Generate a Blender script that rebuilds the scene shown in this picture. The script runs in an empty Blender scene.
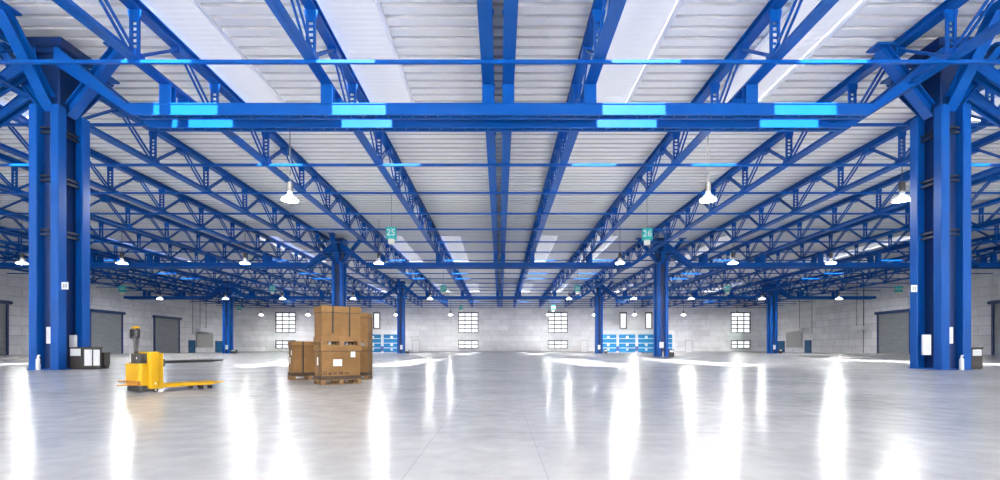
import bpy, math, random
from mathutils import Vector, Matrix
random.seed(7)
S = bpy.context.scene
COL = S.collection
E = 1.05                      # eye height
PI = math.pi

# ------------------------------------------------------------------ materials
def node_mat(name):
    m = bpy.data.materials.new(name); m.use_nodes = True
    nt = m.node_tree; b = nt.nodes['Principled BSDF']
    return m, nt, b
def nd(nt, t, **kw):
    n = nt.nodes.new(t)
    for k, v in kw.items():
        if k in n.inputs: n.inputs[k].default_value = v
        else: setattr(n, k, v)
    return n
def simple(name, col, rough=.5, metal=0., var=.08, scale=6., spec=.5, bump=0., emit=0.):
    """principled surface with a little noise in colour and gloss"""
    m, nt, b = node_mat(name)
    L = nt.links.new
    tc = nd(nt, 'ShaderNodeTexCoord')
    n = nd(nt, 'ShaderNodeTexNoise'); n.inputs['Scale'].default_value = scale; n.inputs['Detail'].default_value = 4
    L(tc.outputs['Object'], n.inputs['Vector'])
    r = nd(nt, 'ShaderNodeValToRGB')
    r.color_ramp.elements[0].position = .3; r.color_ramp.elements[1].position = .7
    r.color_ramp.elements[0].color = [c*(1-var) for c in col] + [1]
    r.color_ramp.elements[1].color = [min(1, c*(1+var)) for c in col] + [1]
    L(n.outputs['Fac'], r.inputs['Fac']); L(r.outputs['Color'], b.inputs['Base Color'])
    b.inputs['Roughness'].default_value = rough; b.inputs['Metallic'].default_value = metal
    b.inputs['Specular IOR Level'].default_value = spec
    if bump:
        bp = nd(nt, 'ShaderNodeBump'); bp.inputs['Strength'].default_value = bump; bp.inputs['Distance'].default_value = .01
        L(n.outputs['Fac'], bp.inputs['Height']); L(bp.outputs['Normal'], b.inputs['Normal'])
    if emit:
        b.inputs['Emission Color'].default_value = (*col, 1); b.inputs['Emission Strength'].default_value = emit
    return m
M = {}
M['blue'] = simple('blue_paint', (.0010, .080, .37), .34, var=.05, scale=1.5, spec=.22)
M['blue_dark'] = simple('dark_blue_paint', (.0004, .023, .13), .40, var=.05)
M['shutter_blue'] = simple('deep_blue_paint', (.002, .035, .14), .45, var=.05)
M['strap_dark'] = simple('dark_steel', (.012, .016, .035), .5)
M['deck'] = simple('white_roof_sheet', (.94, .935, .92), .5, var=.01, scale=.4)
M['flute_shade'] = simple('grey_flute_shade', (.66, .66, .675), .5, var=.02)  # grey stands in for the shade inside the roof flutes
M['curb'] = simple('white_curb', (.85, .85, .87), .4, var=.02)
M['white'] = simple('white_plastic', (.80, .80, .82), .4, var=.03)
M['paper'] = simple('white_label_paper', (.83, .83, .81), .7, var=.05, scale=30)
M['black'] = simple('black_rubber', (.012, .012, .014), .5)
M['housing'] = simple('grey_lamp_housing', (.07, .067, .064), .45, metal=.0, var=.1)
M['dark_grey'] = simple('charcoal_plastic', (.035, .035, .038), .45, var=.12)
M['tiller'] = simple('grey_tiller_plastic', (.11, .11, .115), .45)
M['yellow'] = simple('yellow_machine_paint', (.56, .31, .002), .42, var=.04, spec=.35)
M['orange'] = simple('worn_orange_steel', (.38, .16, .018), .45, var=.2, scale=20)
M['fork_dark'] = simple('dark_fork_steel', (.03, .03, .033), .4, metal=.3)
M['cabinet'] = simple('brown_grey_cabinet', (.045, .038, .034), .5, var=.08)
M['chrome'] = simple('brushed_steel', (.55, .54, .53), .35, metal=.8, var=.1)
M['teal'] = simple('teal_sign', (.012, .46, .45), .45, var=.05)
M['cyan'] = simple('cyan_door_paint', (.008, .24, .55), .4, var=.04)
M['blue_door'] = simple('teal_blue_door', (.008, .115, .26), .45, var=.05)
M['purple'] = simple('blue_violet_bumper', (.09, .14, .48), .45)
M['board'] = simple('grey_board', (.42, .42, .41), .55, var=.03)
M['off_white'] = simple('cream_lamp_box', (.86, .82, .74), .5, var=.02)
M['frame_dark'] = simple('black_window_frame', (.025, .025, .03), .4)
M['pale_door'] = simple('pale_grey_door', (.66, .66, .68), .5, var=.03)

def m_floor():
    m, nt, b = node_mat('polished_concrete')
    L = nt.links.new
    tc = nd(nt, 'ShaderNodeTexCoord')
    n1 = nd(nt, 'ShaderNodeTexNoise'); n1.inputs['Scale'].default_value = .35; n1.inputs['Detail'].default_value = 8; n1.inputs['Roughness'].default_value = .65
    n2 = nd(nt, 'ShaderNodeTexNoise'); n2.inputs['Scale'].default_value = 3.; n2.inputs['Detail'].default_value = 6
    for n in (n1, n2): L(tc.outputs['Object'], n.inputs['Vector'])
    r = nd(nt, 'ShaderNodeValToRGB'); r.color_ramp.elements[0].position = .36; r.color_ramp.elements[1].position = .64
    r.color_ramp.elements[0].color = (.40, .402, .41, 1); r.color_ramp.elements[1].color = (.52, .52, .523, 1)
    mx = nd(nt, 'ShaderNodeMath', operation='ADD')
    a = nd(nt, 'ShaderNodeMath', operation='MULTIPLY'); a.inputs[1].default_value = .6
    c = nd(nt, 'ShaderNodeMath', operation='MULTIPLY'); c.inputs[1].default_value = .4
    L(n1.outputs['Fac'], a.inputs[0]); L(n2.outputs['Fac'], c.inputs[0]); L(a.outputs[0], mx.inputs[0]); L(c.outputs[0], mx.inputs[1])
    L(mx.outputs[0], r.inputs['Fac'])
    # control joints: thin dark lines along two directions
    sx = nd(nt, 'ShaderNodeSeparateXYZ'); L(tc.outputs['Object'], sx.inputs[0])
    def line(sock, pos, period, w):
        s1 = nd(nt, 'ShaderNodeMath', operation='SUBTRACT'); L(sock, s1.inputs[0]); s1.inputs[1].default_value = pos
        pp = nd(nt, 'ShaderNodeMath', operation='PINGPONG'); L(s1.outputs[0], pp.inputs[0]); pp.inputs[1].default_value = period/2
        lt = nd(nt, 'ShaderNodeMath', operation='LESS_THAN'); L(pp.outputs[0], lt.inputs[0]); lt.inputs[1].default_value = w
        return lt.outputs[0]
    l1 = line(sx.outputs['X'], -.79, 12., .005); l2 = line(sx.outputs['X'], .39, 12., .004); l3 = line(sx.outputs['Y'], 6.3, 12., .012)
    m1 = nd(nt, 'ShaderNodeMath', operation='MAXIMUM'); L(l1, m1.inputs[0]); L(l2, m1.inputs[1])
    m2 = nd(nt, 'ShaderNodeMath', operation='MAXIMUM'); L(m1.outputs[0], m2.inputs[0]); L(l3, m2.inputs[1])
    mix = nd(nt, 'ShaderNodeMix', data_type='RGBA'); mix.inputs[7].default_value = (.22, .22, .24, 1)
    ms = nd(nt, 'ShaderNodeMath', operation='MULTIPLY'); ms.inputs[1].default_value = .45
    L(m2.outputs[0], ms.inputs[0]); L(ms.outputs[0], mix.inputs[0]); L(r.outputs['Color'], mix.inputs[6]); L(mix.outputs[2], b.inputs['Base Color'])
    rr = nd(nt, 'ShaderNodeMapRange'); rr.inputs[1].default_value = .3; rr.inputs[2].default_value = .7; rr.inputs[3].default_value = .16; rr.inputs[4].default_value = .27
    L(mx.outputs[0], rr.inputs[0]); L(rr.outputs[0], b.inputs['Roughness'])
    n3 = nd(nt, 'ShaderNodeTexNoise'); n3.inputs['Scale'].default_value = 2.2; n3.inputs['Detail'].default_value = 5
    L(tc.outputs['Object'], n3.inputs['Vector'])
    bp = nd(nt, 'ShaderNodeBump'); bp.inputs['Strength'].default_value = .12; bp.inputs['Distance'].default_value = .02
    L(n3.outputs['Fac'], bp.inputs['Height']); L(bp.outputs['Normal'], b.inputs['Normal'])
    b.inputs['Specular IOR Level'].default_value = .27
    return m
M['floor'] = m_floor()

def m_wall(name, axis, c1, c2, mortar):
    m, nt, b = node_mat(name); L = nt.links.new
    tc = nd(nt, 'ShaderNodeTexCoord'); sx = nd(nt, 'ShaderNodeSeparateXYZ'); cx = nd(nt, 'ShaderNodeCombineXYZ')
    L(tc.outputs['Object'], sx.inputs[0]); L(sx.outputs[axis], cx.inputs['X']); L(sx.outputs['Z'], cx.inputs['Y'])
    br = nd(nt, 'ShaderNodeTexBrick'); br.offset = .5
    br.inputs['Color1'].default_value = (*c1, 1); br.inputs['Color2'].default_value = (*c2, 1); br.inputs['Mortar'].default_value = (*mortar, 1)
    br.inputs['Scale'].default_value = 1.; br.inputs['Mortar Size'].default_value = .035; br.inputs['Mortar Smooth'].default_value = .3
    br.inputs['Brick Width'].default_value = 5.2; br.inputs['Row Height'].default_value = 1.75; br.inputs['Bias'].default_value = 0.
    L(cx.outputs[0], br.inputs['Vector'])
    n = nd(nt, 'ShaderNodeTexNoise'); n.inputs['Scale'].default_value = .5; n.inputs['Detail'].default_value = 8; n.inputs['Roughness'].default_value = .7
    L(tc.outputs['Object'], n.inputs['Vector'])
    mr = nd(nt, 'ShaderNodeMapRange'); mr.inputs[1].default_value = .3; mr.inputs[2].default_value = .7; mr.inputs[3].default_value = .86; mr.inputs[4].default_value = 1.1
    L(n.outputs['Fac'], mr.inputs[0])
    mul = nd(nt, 'ShaderNodeMix', data_type='RGBA', blend_type='MULTIPLY'); mul.inputs[0].default_value = 1.
    L(br.outputs['Color'], mul.inputs[6]); L(mr.outputs[0], mul.inputs[7]); L(mul.outputs[2], b.inputs['Base Color'])
    b.inputs['Roughness'].default_value = .75
    return m
M['wall_y'] = m_wall('concrete_block_side', 'Y', (.76, .76, .77), (.90, .895, .91), (.42, .42, .43))
M['wall_x'] = m_wall('concrete_block_back', 'X', (.62, .62, .65), (.76, .755, .785), (.40, .40, .44))

def m_shutter():
    m, nt, b = node_mat('grey_roller_shutter'); L = nt.links.new
    tc = nd(nt, 'ShaderNodeTexCoord')
    n = nd(nt, 'ShaderNodeTexNoise'); n.inputs['Scale'].default_value = 1.2; n.inputs['Detail'].default_value = 4
    mp = nd(nt, 'ShaderNodeMapping'); mp.inputs['Scale'].default_value = (1, .35, 3)
    L(tc.outputs['Object'], mp.inputs[0]); L(mp.outputs[0], n.inputs['Vector'])
    r = nd(nt, 'ShaderNodeValToRGB'); r.color_ramp.elements[0].color = (.17, .19, .21, 1); r.color_ramp.elements[1].color = (.36, .38, .40, 1)
    L(n.outputs['Fac'], r.inputs['Fac']); L(r.outputs['Color'], b.inputs['Base Color'])
    b.inputs['Roughness'].default_value = .5; b.inputs['Metallic'].default_value = .2
    return m
M['shutter'] = m_shutter()

def m_wood(name, col, dark, rough=.65, scale=2.5):
    m, nt, b = node_mat(name); L = nt.links.new
    tc = nd(nt, 'ShaderNodeTexCoord')
    n = nd(nt, 'ShaderNodeTexNoise'); n.inputs['Scale'].default_value = scale; n.inputs['Detail'].default_value = 8; n.inputs['Roughness'].default_value = .7
    L(tc.outputs['Object'], n.inputs['Vector'])
    n2 = nd(nt, 'ShaderNodeTexNoise'); n2.inputs['Scale'].default_value = 30; n2.inputs['Detail'].default_value = 3
    L(tc.outputs['Object'], n2.inputs['Vector'])
    r = nd(nt, 'ShaderNodeValToRGB'); r.color_ramp.elements[0].position = .28; r.color_ramp.elements[1].position = .68
    r.color_ramp.elements[0].color = (*dark, 1); r.color_ramp.elements[1].color = (*col, 1)
    ad = nd(nt, 'ShaderNodeMix', data_type='FLOAT'); ad.inputs[0].default_value = .3
    L(n.outputs['Fac'], ad.inputs[2]); L(n2.outputs['Fac'], ad.inputs[3]); L(ad.outputs[0], r.inputs['Fac'])
    L(r.outputs['Color'], b.inputs['Base Color']); b.inputs['Roughness'].default_value = rough
    return m
M['card'] = m_wood('brown_crate_board', (.26, .132, .036), (.15, .072, .018))
M['card_lid'] = m_wood('brown_crate_lid', (.28, .145, .043), (.17, .083, .021))
M['pallet'] = m_wood('raw_pallet_wood', (.30, .17, .07), (.13, .068, .026))
M['collar'] = m_wood('dark_weathered_wood', (.085, .05, .025), (.03, .018, .01), scale=6)
M['mark'] = simple('black_shipping_ink', (.03, .02, .012), .7)

def m_sky():
    m, nt, b = node_mat('ribbed_skylight_sheet'); L = nt.links.new
    out = nt.nodes['Material Output']; nt.nodes.remove(b)
    tl = nd(nt, 'ShaderNodeBsdfTranslucent'); tl.inputs['Color'].default_value = (.004, .004, .005, 1)
    df = nd(nt, 'ShaderNodeBsdfDiffuse'); df.inputs['Color'].default_value = (.56, .56, .60, 1)
    tp = nd(nt, 'ShaderNodeBsdfTransparent'); tp.inputs['Color'].default_value = (.9, .92, .95, 1)
    m1 = nd(nt, 'ShaderNodeMixShader'); m1.inputs[0].default_value = .8; L(tl.outputs[0], m1.inputs[1]); L(df.outputs[0], m1.inputs[2])
    m2 = nd(nt, 'ShaderNodeMixShader'); m2.inputs[0].default_value = .10; L(m1.outputs[0], m2.inputs[1]); L(tp.outputs[0], m2.inputs[2])
    L(m2.outputs[0], out.inputs[0])
    return m
M['sky'] = m_sky()
def m_glass(name, fac, rough):
    m, nt, b = node_mat(name); L = nt.links.new
    out = nt.nodes['Material Output']; nt.nodes.remove(b)
    gl = nd(nt, 'ShaderNodeBsdfGlossy'); gl.inputs['Roughness'].default_value = rough
    tp = nd(nt, 'ShaderNodeBsdfTransparent'); tp.inputs['Color'].default_value = (.62, .625, .63, 1)
    mx = nd(nt, 'ShaderNodeMixShader'); mx.inputs[0].default_value = fac
    L(tp.outputs[0], mx.inputs[1]); L(gl.outputs[0], mx.inputs[2]); L(mx.outputs[0], out.inputs[0])
    return m
M['pane'] = m_glass('window_glass', .08, .05)
def m_dome():
    m, nt, b = node_mat('clear_prismatic_dome'); L = nt.links.new
    out = nt.nodes['Material Output']
    b.inputs['Base Color'].default_value = (.9, .9, .92, 1); b.inputs['Roughness'].default_value = .25
    tp = nd(nt, 'ShaderNodeBsdfTransparent'); mx = nd(nt, 'ShaderNodeMixShader'); mx.inputs[0].default_value = .22
    L(tp.outputs[0], mx.inputs[1]); L(b.outputs[0], mx.inputs[2]); L(mx.outputs[0], out.inputs[0])
    return m
M['dome'] = m_dome()
def m_emit(name, col, s):
    m, nt, b = node_mat(name); L = nt.links.new
    out = nt.nodes['Material Output']; nt.nodes.remove(b)
    e = nd(nt, 'ShaderNodeEmission'); e.inputs[0].default_value = (*col, 1); e.inputs[1].default_value = s
    g = nd(nt, 'ShaderNodeNewGeometry'); mx = nd(nt, 'ShaderNodeMixShader'); df = nd(nt, 'ShaderNodeEmission'); df.inputs[1].default_value = 2.5
    L(g.outputs['Backfacing'], mx.inputs[0]); L(e.outputs[0], mx.inputs[1]); L(df.outputs[0], mx.inputs[2])
    L(mx.outputs[0], out.inputs[0]); return m
LAMP_E = 185.
M['lamp'] = m_emit('lit_lamp_diffuser', (1, .98, .95), LAMP_E)

# ------------------------------------------------------------------ mesh builder
class MB:
    def __init__(s): s.v = []; s.f = []
    def add(s, vs, fs):
        o = len(s.v); s.v += [tuple(p) for p in vs]; s.f += [tuple(i+o for i in f) for f in fs]; return s
    def box(s, x0, x1, y0, y1, z0, z1):
        return s.add([(x0,y0,z0),(x1,y0,z0),(x1,y1,z0),(x0,y1,z0),(x0,y0,z1),(x1,y0,z1),(x1,y1,z1),(x0,y1,z1)],
                     [(0,3,2,1),(4,5,6,7),(0,1,5,4),(1,2,6,5),(2,3,7,6),(3,0,4,7)])
    def cbox(s, c, d, ch):
        """box centred c, size d, vertical edges chamfered ch"""
        x, y, z = c; a, b, h = d[0]/2, d[1]/2, d[2]/2
        p = [(-a+ch,-b),(a-ch,-b),(a,-b+ch),(a,b-ch),(a-ch,b),(-a+ch,b),(-a,b-ch),(-a,-b+ch)]
        return s.prism([(x+q[0], y+q[1]) for q in p], z-h, z+h)
    def prism(s, poly, z0, z1):
        n = len(poly)
        return s.add([(x,y,z0) for x,y in poly]+[(x,y,z1) for x,y in poly],
                     [tuple(range(n-1,-1,-1)), tuple(range(n,2*n))]+[(i,(i+1)%n,n+(i+1)%n,n+i) for i in range(n)])
    def prism_y(s, poly, y0, y1):
        """polygon in xz extruded in y"""
        n = len(poly)
        return s.add([(x,y0,z) for x,z in poly]+[(x,y1,z) for x,z in poly],
                     [tuple(range(n)), tuple(range(2*n-1,n-1,-1))]+[(i,n+i,n+(i+1)%n,(i+1)%n) for i in range(n)])
    def prism_x(s, poly, x0, x1):
        """polygon in yz extruded in x"""
        n = len(poly)
        return s.add([(x0,y,z) for y,z in poly]+[(x1,y,z) for y,z in poly],
                     [tuple(range(n-1,-1,-1)), tuple(range(n,2*n))]+[(i,(i+1)%n,n+(i+1)%n,n+i) for i in range(n)])
    def bar(s, a, b, w, h, side=(1,0,0)):
        """rectangular bar from a to b; w along side, h across"""
        a, b = Vector(a), Vector(b); d = (b-a).normalized(); x = Vector(side); x = (x-d*x.dot(d)).normalized(); y = d.cross(x)
        q = [x*(w/2)*i+y*(h/2)*j for i,j in ((-1,-1),(1,-1),(1,1),(-1,1))]
        return s.add([a+k for k in q]+[b+k for k in q], [(0,3,2,1),(4,5,6,7)]+[(i,(i+1)%4,4+(i+1)%4,4+i) for i in range(4)])
    def tube(s, pts, r, n=8):
        pts = [Vector(p) for p in pts]
        for a, b in zip(pts, pts[1:]):
            d = (b-a).normalized(); x = d.orthogonal().normalized(); y = d.cross(x)
            ring = [x*math.cos(2*PI*i/n)*r+y*math.sin(2*PI*i/n)*r for i in range(n)]
            s.add([a+k for k in ring]+[b+k for k in ring], [tuple(range(n-1,-1,-1)), tuple(range(n,2*n))]+[(i,(i+1)%n,n+(i+1)%n,n+i) for i in range(n)])
        return s
    def lathe(s, prof, c=(0,0,0), n=20, caps=True):
        o = len(s.v); m = len(prof)
        for r, z in prof:
            for i in range(n): s.v.append((c[0]+r*math.cos(2*PI*i/n), c[1]+r*math.sin(2*PI*i/n), c[2]+z))
        for k in range(m-1):
            for i in range(n): s.f.append((o+k*n+i, o+k*n+(i+1)%n, o+(k+1)*n+(i+1)%n, o+(k+1)*n+i))
        if caps:
            s.f.append(tuple(o+i for i in range(n-1,-1,-1))); s.f.append(tuple(o+(m-1)*n+i for i in range(n)))
        return s
    def xf(s, mat):
        s.v = [tuple(mat @ Vector(p)) for p in s.v]; return s
    def mesh(s, name, mat):
        me = bpy.data.meshes.new(name); me.from_pydata(s.v, [], s.f); me.update()
        me.materials.append(mat); return me
    def build(s, name, mat, parent=None, loc=(0,0,0), bevel=0., smooth=False):
        return link(name, s.mesh(name, mat), parent, loc, bevel, smooth)
def link(name, me, parent=None, loc=(0,0,0), bevel=0., smooth=False):
    o = bpy.data.objects.new(name, me); COL.objects.link(o); o.location = loc
    if parent is not None: o.parent = parent
    if bevel:
        b = o.modifiers.new('bevel', 'BEVEL'); b.width = bevel; b.segments = 2; b.limit_method = 'ANGLE'
    if smooth:
        for p in me.polygons: p.use_smooth = True
        if hasattr(me, 'set_sharp_from_angle'): me.set_sharp_from_angle(angle=math.radians(40))
    return o
def tag(o, label=None, cat=None, group=None, kind=None):
    if label: o['label'] = label
    if cat: o['category'] = cat
    if group: o['group'] = group
    if kind: o['kind'] = kind
    return o
def thing(name, label, cat, loc=(0,0,0), rz=0., group=None):
    o = bpy.data.objects.new(name, None); COL.objects.link(o); o.location = loc; o.rotation_euler = (0,0,rz)
    o.empty_display_size = .3
    return tag(o, label, cat, group)
KIDS = {}
def copy_tree(o, parent=None):
    c = o.copy(); COL.objects.link(c); c.parent = parent
    for ch in list(o.children): copy_tree(ch, c)
    return c
ORD = ['first','second','third','fourth','fifth','sixth','seventh','eighth','ninth','tenth','eleventh','twelfth','thirteenth','fourteenth','fifteenth',
       'sixteenth','seventeenth','eighteenth','nineteenth','twentieth','twenty-first','twenty-second','twenty-third','twenty-fourth']
# text turned into mesh
def text_mesh(body, size, mat, depth=.01):
    cu = bpy.data.curves.new('lettering', 'FONT'); cu.body = body; cu.size = size; cu.extrude = depth; cu.align_x = 'CENTER'; cu.align_y = 'CENTER'
    cu.resolution_u = 2
    t = bpy.data.objects.new('lettering_tmp', cu); COL.objects.link(t)
    bpy.context.view_layer.update()
    me = bpy.data.meshes.new_from_object(t.evaluated_get(bpy.context.evaluated_depsgraph_get()))
    bpy.data.objects.remove(t); me.materials.clear(); me.materials.append(mat); return me

# ------------------------------------------------------------------ setting
XW, Y0, YW, ZR = 87., -60., 161., 17.3
ZLC, ZUC = 14.45, 16.78            # undersides of lower and upper truss chords
# floor
tag(MB().box(-XW, XW, Y0+18., YW, -.3, 0).build('floor', M['floor']), kind='structure', label='pale polished concrete floor with faint joints')
# roof sheet with skylight openings, plus unseen open slots added for light
STRIPS = [(-60.5,-57.), (-35.5,-32.), (-17.6,-14.2), (-9.15,-5.7), (5.1,8.45), (13.8,17.1), (32.,35.5), (57.,60.5)]
NEAR, FAR, LAST = (14.0, 35.6), (72.0, 92.5), (121., 141.5)
P = .84
def snap(y): return round((y-.2)/P)*P+.2
RANGES = [(snap(NEAR[0]), snap(NEAR[1])), (snap(FAR[0]), snap(FAR[1])), (snap(LAST[0]), snap(LAST[1])), (snap(-46.), snap(-25.))]  # last range: unseen unglazed slots behind the camera, sized to add sunlight
def deck():
    mb = MB(); k0 = int((Y0-.2)//P)
    y = k0*P+.2
    prof = [(0,0),(.58,0),(.63,.20),(.79,.20),(.84,0)]
    while y < YW:
        segs = [(-XW-.3, XW+.3)]
        if any(a-.01 <= y < b-.01 for a, b in RANGES):
            xs = [-XW-.3]+[c for s in STRIPS for c in s]+[XW+.3]; segs = [(xs[i], xs[i+1]) for i in range(0, len(xs), 2)]
        for x0, x1 in segs:
            vs = []; 
            for yy, zz in prof: vs += [(x0, y+yy, ZR+zz), (x1, y+yy, ZR+zz)]
            mb.add(vs, [(2*i, 2*i+2, 2*i+3, 2*i+1) for i in range(len(prof)-1)])
        y += P
    return mb
ceil_o = tag(deck().build('ceiling', M['deck']), kind='structure', label='white ribbed metal roof sheeting with flutes greyed to suggest shade')
ceil_o.data.materials.append(M['flute_shade'])
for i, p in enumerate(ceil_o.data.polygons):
    if i % 4: p.material_index = 1  # flute walls and tops carry the painted shade
# walls
def wall_rects(u0, u1, z0, z1, holes):
    """split a wall face into rectangles around holes"""
    us = sorted({u0, u1, *[h[0] for h in holes], *[h[1] for h in holes]}); zs = sorted({z0, z1, *[h[2] for h in holes], *[h[3] for h in holes]})
    out = []
    for a, b in zip(us, us[1:]):
        run = None
        for c, d in zip(zs, zs[1:]):
            um, zm = (a+b)/2, (c+d)/2
            hole = any(h[0] < um < h[1] and h[2] < zm < h[3] for h in holes)
            if hole:
                if run: out.append((a, b, *run)); run = None
            else: run = (run[0], d) if run else (c, d)
        if run: out.append((a, b, *run))
    return out
def PX(px, d): return (px-500.)*d/500.
def PZ(py, d): return E+(349.-py)*d/500.
WD = YW
WINS = []   # (x0,x1,z0,z1,cols,rows)
for a, b in ((275.5,295.7), (458.3,478.3), (547.9,567.7), (730.8,750.5)):
    WINS.append((PX(a,WD), PX(b,WD), PZ(332.8,WD), PZ(312.2,WD), 3, 5))
    WINS.append((PX(a,WD), PX(b,WD), PZ(348.4,WD), PZ(340.3,WD), 3, 2))
for a, b in ((373.3,380.2), (619.6,626.8), (645.2,652.3)):
    WINS.append((PX(a,WD), PX(b,WD), PZ(328.8,WD), PZ(312.2,WD), 1, 1))
mb = MB()
for a, b, c, d in wall_rects(-XW-.4, XW+.4, 0, ZR+.2, [w[:4] for w in WINS]): mb.box(a, b, YW, YW+.4, c, d)
tag(mb.build('wall_back', M['wall_x']), kind='structure', label='pale concrete block back wall')
tag(MB().box(-XW-.4, -XW, Y0, YW, 0, ZR+.2).build('wall_left', M['wall_y']), kind='structure', label='grey concrete block side wall')
tag(MB().box(XW, XW+.4, Y0, YW, 0, ZR+.2).build('wall_right', M['wall_y']), kind='structure', label='grey concrete block side wall')
for i, (x0, x1, z0, z1, nc, nr) in enumerate(WINS):
    f = MB(); t = .22 if nc > 1 else .3; w = x1-x0; h = z1-z0
    f.box(x0, x0+t, YW-.12, YW+.3, z0, z1).box(x1-t, x1, YW-.12, YW+.3, z0, z1).box(x0+t, x1-t, YW-.12, YW+.3, z0, z0+t).box(x0+t, x1-t, YW-.12, YW+.3, z1-t*1.5, z1)
    for c in range(1, nc): f.box(x0+w*c/nc-.11, x0+w*c/nc+.11, YW-.08, YW+.2, z0+t, z1-t)
    for r in range(1, nr): f.box(x0+t, x1-t, YW-.08, YW+.2, z0+h*r/nr-.13, z0+h*r/nr+.13)
    fo = f.build('window_%d' % (i+1), M['frame_dark']); tag(fo, kind='structure')
    MB().box(x0+t, x1-t, YW+.21, YW+.23, z0+t, z1-t).build('pane', M['pane'], fo)
nwin = len(WINS)
# doors in the back wall
ndoor = 0
def door_name():
    global ndoor; ndoor += 1; return 'door_%d' % ndoor
for px in (416., 583.7, 688.6):
    x0, x1, z1 = PX(px-3.1, WD), PX(px+3.1, WD), PZ(340.6, WD)
    d = MB().box(x0, x1, YW-.12, YW, 0, z1).build(door_name(), M['pale_door']); tag(d, kind='structure', label='pale double door in the back wall')
    fr = MB().box(x0-.16, x0, YW-.2, YW, 0, z1).box(x1, x1+.16, YW-.2, YW, 0, z1).box(x0-.16, x1+.16, YW-.2, YW, z1, z1+.2).build('door_frame', M['board'], d)
    MB().box((x0+x1)/2+.1, (x0+x1)/2+.16, YW-.2, YW-.12, 1.0, 1.3).build('handle', M['chrome'], d)
# roller doors in the side walls
ZD = .0905*XW+E
def roller(side, y0, y1):
    s = side; X = s*XW
    def xb(a, b): return (X-s*b, X-s*a) if s > 0 else (X+a, X+b)
    m = MB(); n = 30; a0, a1 = xb(.02, .10); b0, b1 = xb(.02, .16)
    for k in range(n):
        z0 = ZD*k/n; zz = ZD*(k+1)/n
        lo, hi = (a0, a1); c0, c1 = b0, b1
        m.box(lo, hi, y0+.25, y1-.25, z0, z0+(zz-z0)*.35); m.box(c0, c1, y0+.25, y1-.25, z0+(zz-z0)*.35, zz)
    d = m.build(door_name(), M['shutter']); tag(d, kind='structure', label='grey roller shutter with blue frame in the side wall')
    g0, g1 = xb(0., .28)
    MB().box(g0, g1, y0-.1, y0+.28, 0, ZD).build('guide_rail', M['blue_dark'], d)
    MB().box(g0, g1, y1-.28, y1+.1, 0, ZD).build('guide_rail', M['blue_dark'], d)
    h0, h1 = xb(0., .6)
    hb = MB().box(h0, h1, y0-.3, y1+.3, ZD, ZD+.62).build('shutter_box', M['shutter_blue'], d)
    c = (h0+h1)/2
    MB().tube([(c, y0-.6, ZD+.32), (c, y1+.6, ZD+.32)], .24, 10).build('roller_shaft', M['blue_dark'], hb)
for s in (-1, 1):
    roller(s, 79.5, 88.2); roller(s, 105.8, 115.)
roller(-1, 125.6, 135.4)
# blue doors in the side walls
for s in (-1, 1):
    for y0, y1 in ((139.8, 142.4), (152.9, 156.2)):
        x0, x1 = (-XW, -XW+.12) if s < 0 else (XW-.12, XW)
        d = MB().box(x0, x1, y0, y1, 0, 3.35).build(door_name(), M['blue_door']); tag(d, kind='structure', label='tall blue door in the side wall')
        xf0, xf1 = (-XW, -XW+.18) if s < 0 else (XW-.18, XW)
        MB().box(xf0, xf1, y0-.15, y0, 0, 3.5).box(xf0, xf1, y1, y1+.15, 0, 3.5).box(xf0, xf1, y0, y1, 3.35, 3.5).build('door_frame', M['blue_dark'], d)
        xh = -XW+.15 if s < 0 else XW-.15
        MB().box(xh-.05, xh+.05, y0+.3, y0+.4, 1.1, 1.35).build('handle', M['chrome'], d)
# skirting at the foot of the walls
tag(MB().box(-XW, XW, YW-.08, YW, 0, .35).build('baseboard_back', M['board']), kind='structure')

# ------------------------------------------------------------------ skylights
def skylight(x0, x1, y0, y1, label):
    t = thing('skylight', label, 'skylight', ((x0+x1)/2, (y0+y1)/2, ZR), 0, 'skylight strips in the roof')
    hx, hy = (x1-x0)/2, (y1-y0)/2
    mb = MB(); n = int(round((y1-y0)/.42)); vs = []; q = 2*hy/n
    pr = []
    for k in range(n): 
        y = -hy+k*q; pr += [(y, 0), (y+q*.40, 0), (y+q*.55, .006), (y+q*.85, .006)]
    pr.append((hy, 0))
    for yy, zz in pr: vs += [(-hx, yy, zz+.06), (hx, yy, zz+.06)]
    mb.add(vs, [(2*i, 2*i+2, 2*i+3, 2*i+1) for i in range(len(pr)-1)])
    mb.build('ribbed_sheet', M['sky'], t)
    for s in (-1, 1): MB().box(s*hx-.09, s*hx+.09, -hy, hy, -.1, .2).build('side_curb', M['curb'], t)
    for s in (-1, 1): MB().box(-hx+.09, hx-.09, s*hy-.06, s*hy+.06, -.06, .2).build('end_curb', M['curb'], t)
bayn = ['over the near bay', 'over the second bay', 'over the last bay']
for ri in range(3):
    for k, (a, b) in enumerate(STRIPS):
        side = 'pallet truck side' if k < 4 else 'away from truck'
        q = ORD[(3-k) if k < 4 else (k-4)]
        skylight(a, b, *RANGES[ri], 'white skylight strip %s, %s from the middle, %s' % (bayn[ri], q, side))

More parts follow.
